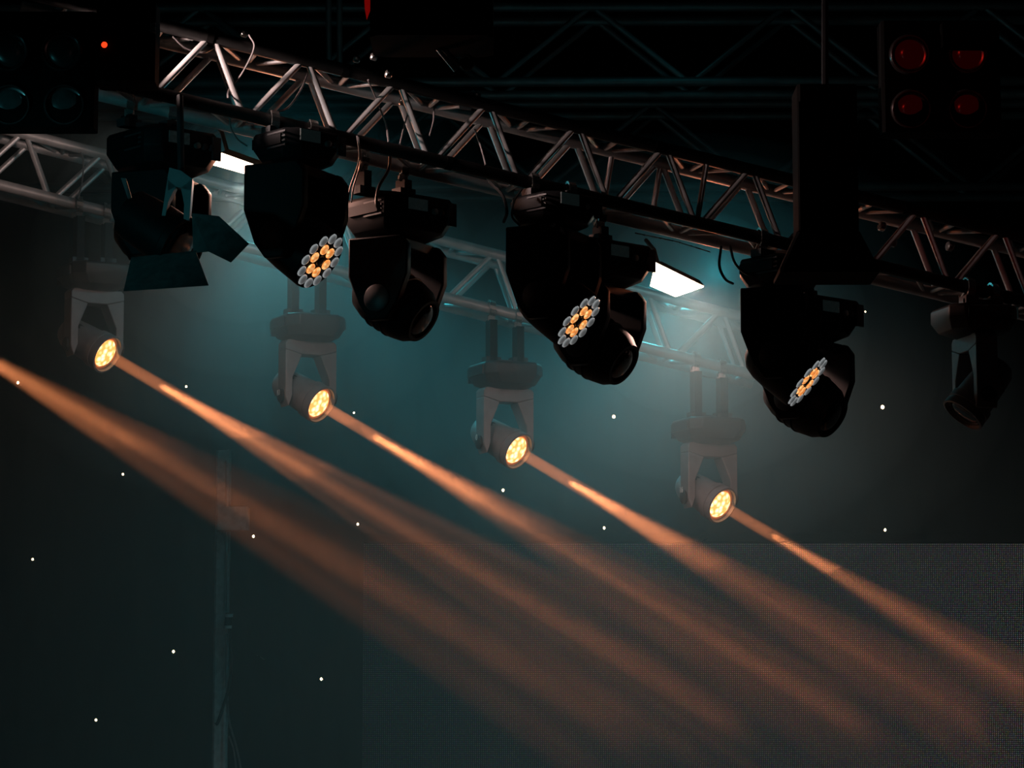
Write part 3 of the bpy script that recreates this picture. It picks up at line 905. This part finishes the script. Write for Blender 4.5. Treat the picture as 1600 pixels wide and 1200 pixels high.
# ------------------------------------------------------------------ printed numbers
def number_sticker(txt, pos, xa, ya, size, parent, root):
    fc = bpy.data.curves.new('number', 'FONT'); fc.body = txt; fc.size = size; fc.align_x = 'CENTER'; fc.align_y = 'CENTER'; fc.extrude = .0006
    o = bpy.data.objects.new('number', fc); COL.objects.link(o)
    me = bpy.data.meshes.new_from_object(o.evaluated_get(bpy.context.evaluated_depsgraph_get()))
    bpy.data.objects.remove(o)
    me.materials.clear(); me.materials.append(WHT)
    xa = V(xa).normalized(); ya = V(ya).normalized(); za = xa.cross(ya)
    R = Matrix((xa, ya, za)).transposed()
    for v in me.vertices: v.co = R @ v.co + pos - V(root.location)
    n = bpy.data.objects.new('number_sticker', me); COL.objects.link(n)
    n.parent = parent
    n['label'] = 'pale number sticker'


for (t, piv, wd, yk), txt, dz in zip(beam_roots[1:], ('10', '0', '16'), (.01, .02, .03)):
    tl_ = V(t['tilt']); h = V((0, 0, 1)).cross(tl_)
    number_sticker(txt, piv + tl_ * (.118 + .0135) + h * -.005 + V((0, 0, dz)), h, (0, 0, 1), .036, yk, t)
t, piv, tl_, gap = spots[2]
o = piv + tl_ * (gap + .0375); q = P(897, 541, 1) - CAM
pos = CAM + q * ((o - CAM).dot(tl_) / q.dot(tl_))
h = V((0, 0, 1)).cross(tl_)
number_sticker('43', pos, h if h.x > 0 else -h, (0, 0, 1), .045, [c for c in t.children if c.name.startswith('yoke')][0], t)

# ------------------------------------------------------------------ haze
f0, f1 = atA(-4.5, .10, .33), atA(8.0, .10, .33)
hz = MB().add([(f0.x, f0.y, .06), (f1.x, f1.y, .06), (7.5, 18.0, .06), (-7.5, 18.0, .06), f0, f1, (7.5, 18.0, f1.z), (-7.5, 18.0, f0.z)],
              [(3, 2, 1, 0), (4, 5, 6, 7), (0, 1, 5, 4), (1, 2, 6, 5), (2, 3, 7, 6), (3, 0, 4, 7)])


def haze_material(name, dens, absorb, color=(.62, .96, 1)):
    hm = bpy.data.materials.new(name); hm.use_nodes = True
    nt = hm.node_tree; nt.nodes.clear()
    out = nt.nodes.new('ShaderNodeOutputMaterial')
    vs = nt.nodes.new('ShaderNodeVolumeScatter')
    vs.inputs['Color'].default_value = (*color, 1)
    vs.inputs['Density'].default_value = dens
    vs.inputs['Anisotropy'].default_value = .15
    va = nt.nodes.new('ShaderNodeVolumeAbsorption')
    va.inputs['Color'].default_value = (.0, .9, 1, 1)
    va.inputs['Density'].default_value = absorb
    ad = nt.nodes.new('ShaderNodeAddShader')
    nt.links.new(vs.outputs[0], ad.inputs[0]); nt.links.new(va.outputs[0], ad.inputs[1])
    nt.links.new(ad.outputs[0], out.inputs['Volume'])
    hm.cycles.homogeneous_volume = True
    hm.cycles.volume_sampling = 'MULTIPLE_IMPORTANCE'
    return hm


ho = hz.build('haze', haze_material('stage_haze', .036, .02), None, smooth=0)
tag(ho, 'thin theatrical haze filling the stage between trusses and curtain', 'haze', kind='stuff')
# thicker smoke hanging under the two flood lamps, in soft overlapping swirls
PLUMES = [
    (1065, 570, 12.2, (1.42, 1.1, .98), .035, 'widest thin veil of smoke under the right flood lamp'),
    (1070, 550, 12.1, (1.08, 1.0, .85), .06, 'broad smoke plume drifting under the right flood lamp'),
    (1075, 520, 12.0, (.75, .85, .62), .09, 'middle smoke plume brightening under the right flood lamp'),
    (1080, 490, 11.9, (.46, .7, .42), .16, 'dense smoke heart glowing just under the right flood lamp'),
    (400, 450, 12.0, (1.25, 1.1, .90), .035, 'widest thin veil of smoke under the left flood lamp'),
    (395, 420, 11.9, (.92, 1.0, .72), .06, 'broad smoke plume drifting under the left flood lamp'),
    (385, 390, 11.8, (.64, .85, .52), .09, 'middle smoke plume brightening under the left flood lamp'),
    (375, 360, 11.7, (.40, .7, .37), .15, 'dense smoke heart glowing just under the left flood lamp'),
    (740, 560, 12.3, (1.25, .9, .80), .05, 'thin smoke swirl hanging between the two glowing plumes'),
]
pm = {}
for u, v, d, rad, dens, lab in PLUMES:
    mb = MB().ball((0, 0, 0), 1.0, 40, 24, rad)
    o = mb.build('smoke_plume', pm.setdefault(dens, haze_material('smoke_%d' % (dens * 100), dens, 0.0)), None, smooth=180)
    o.location = P(u, v, d)
    tag(o, lab, 'smoke', 'smoke under the flood lamps', kind='stuff')
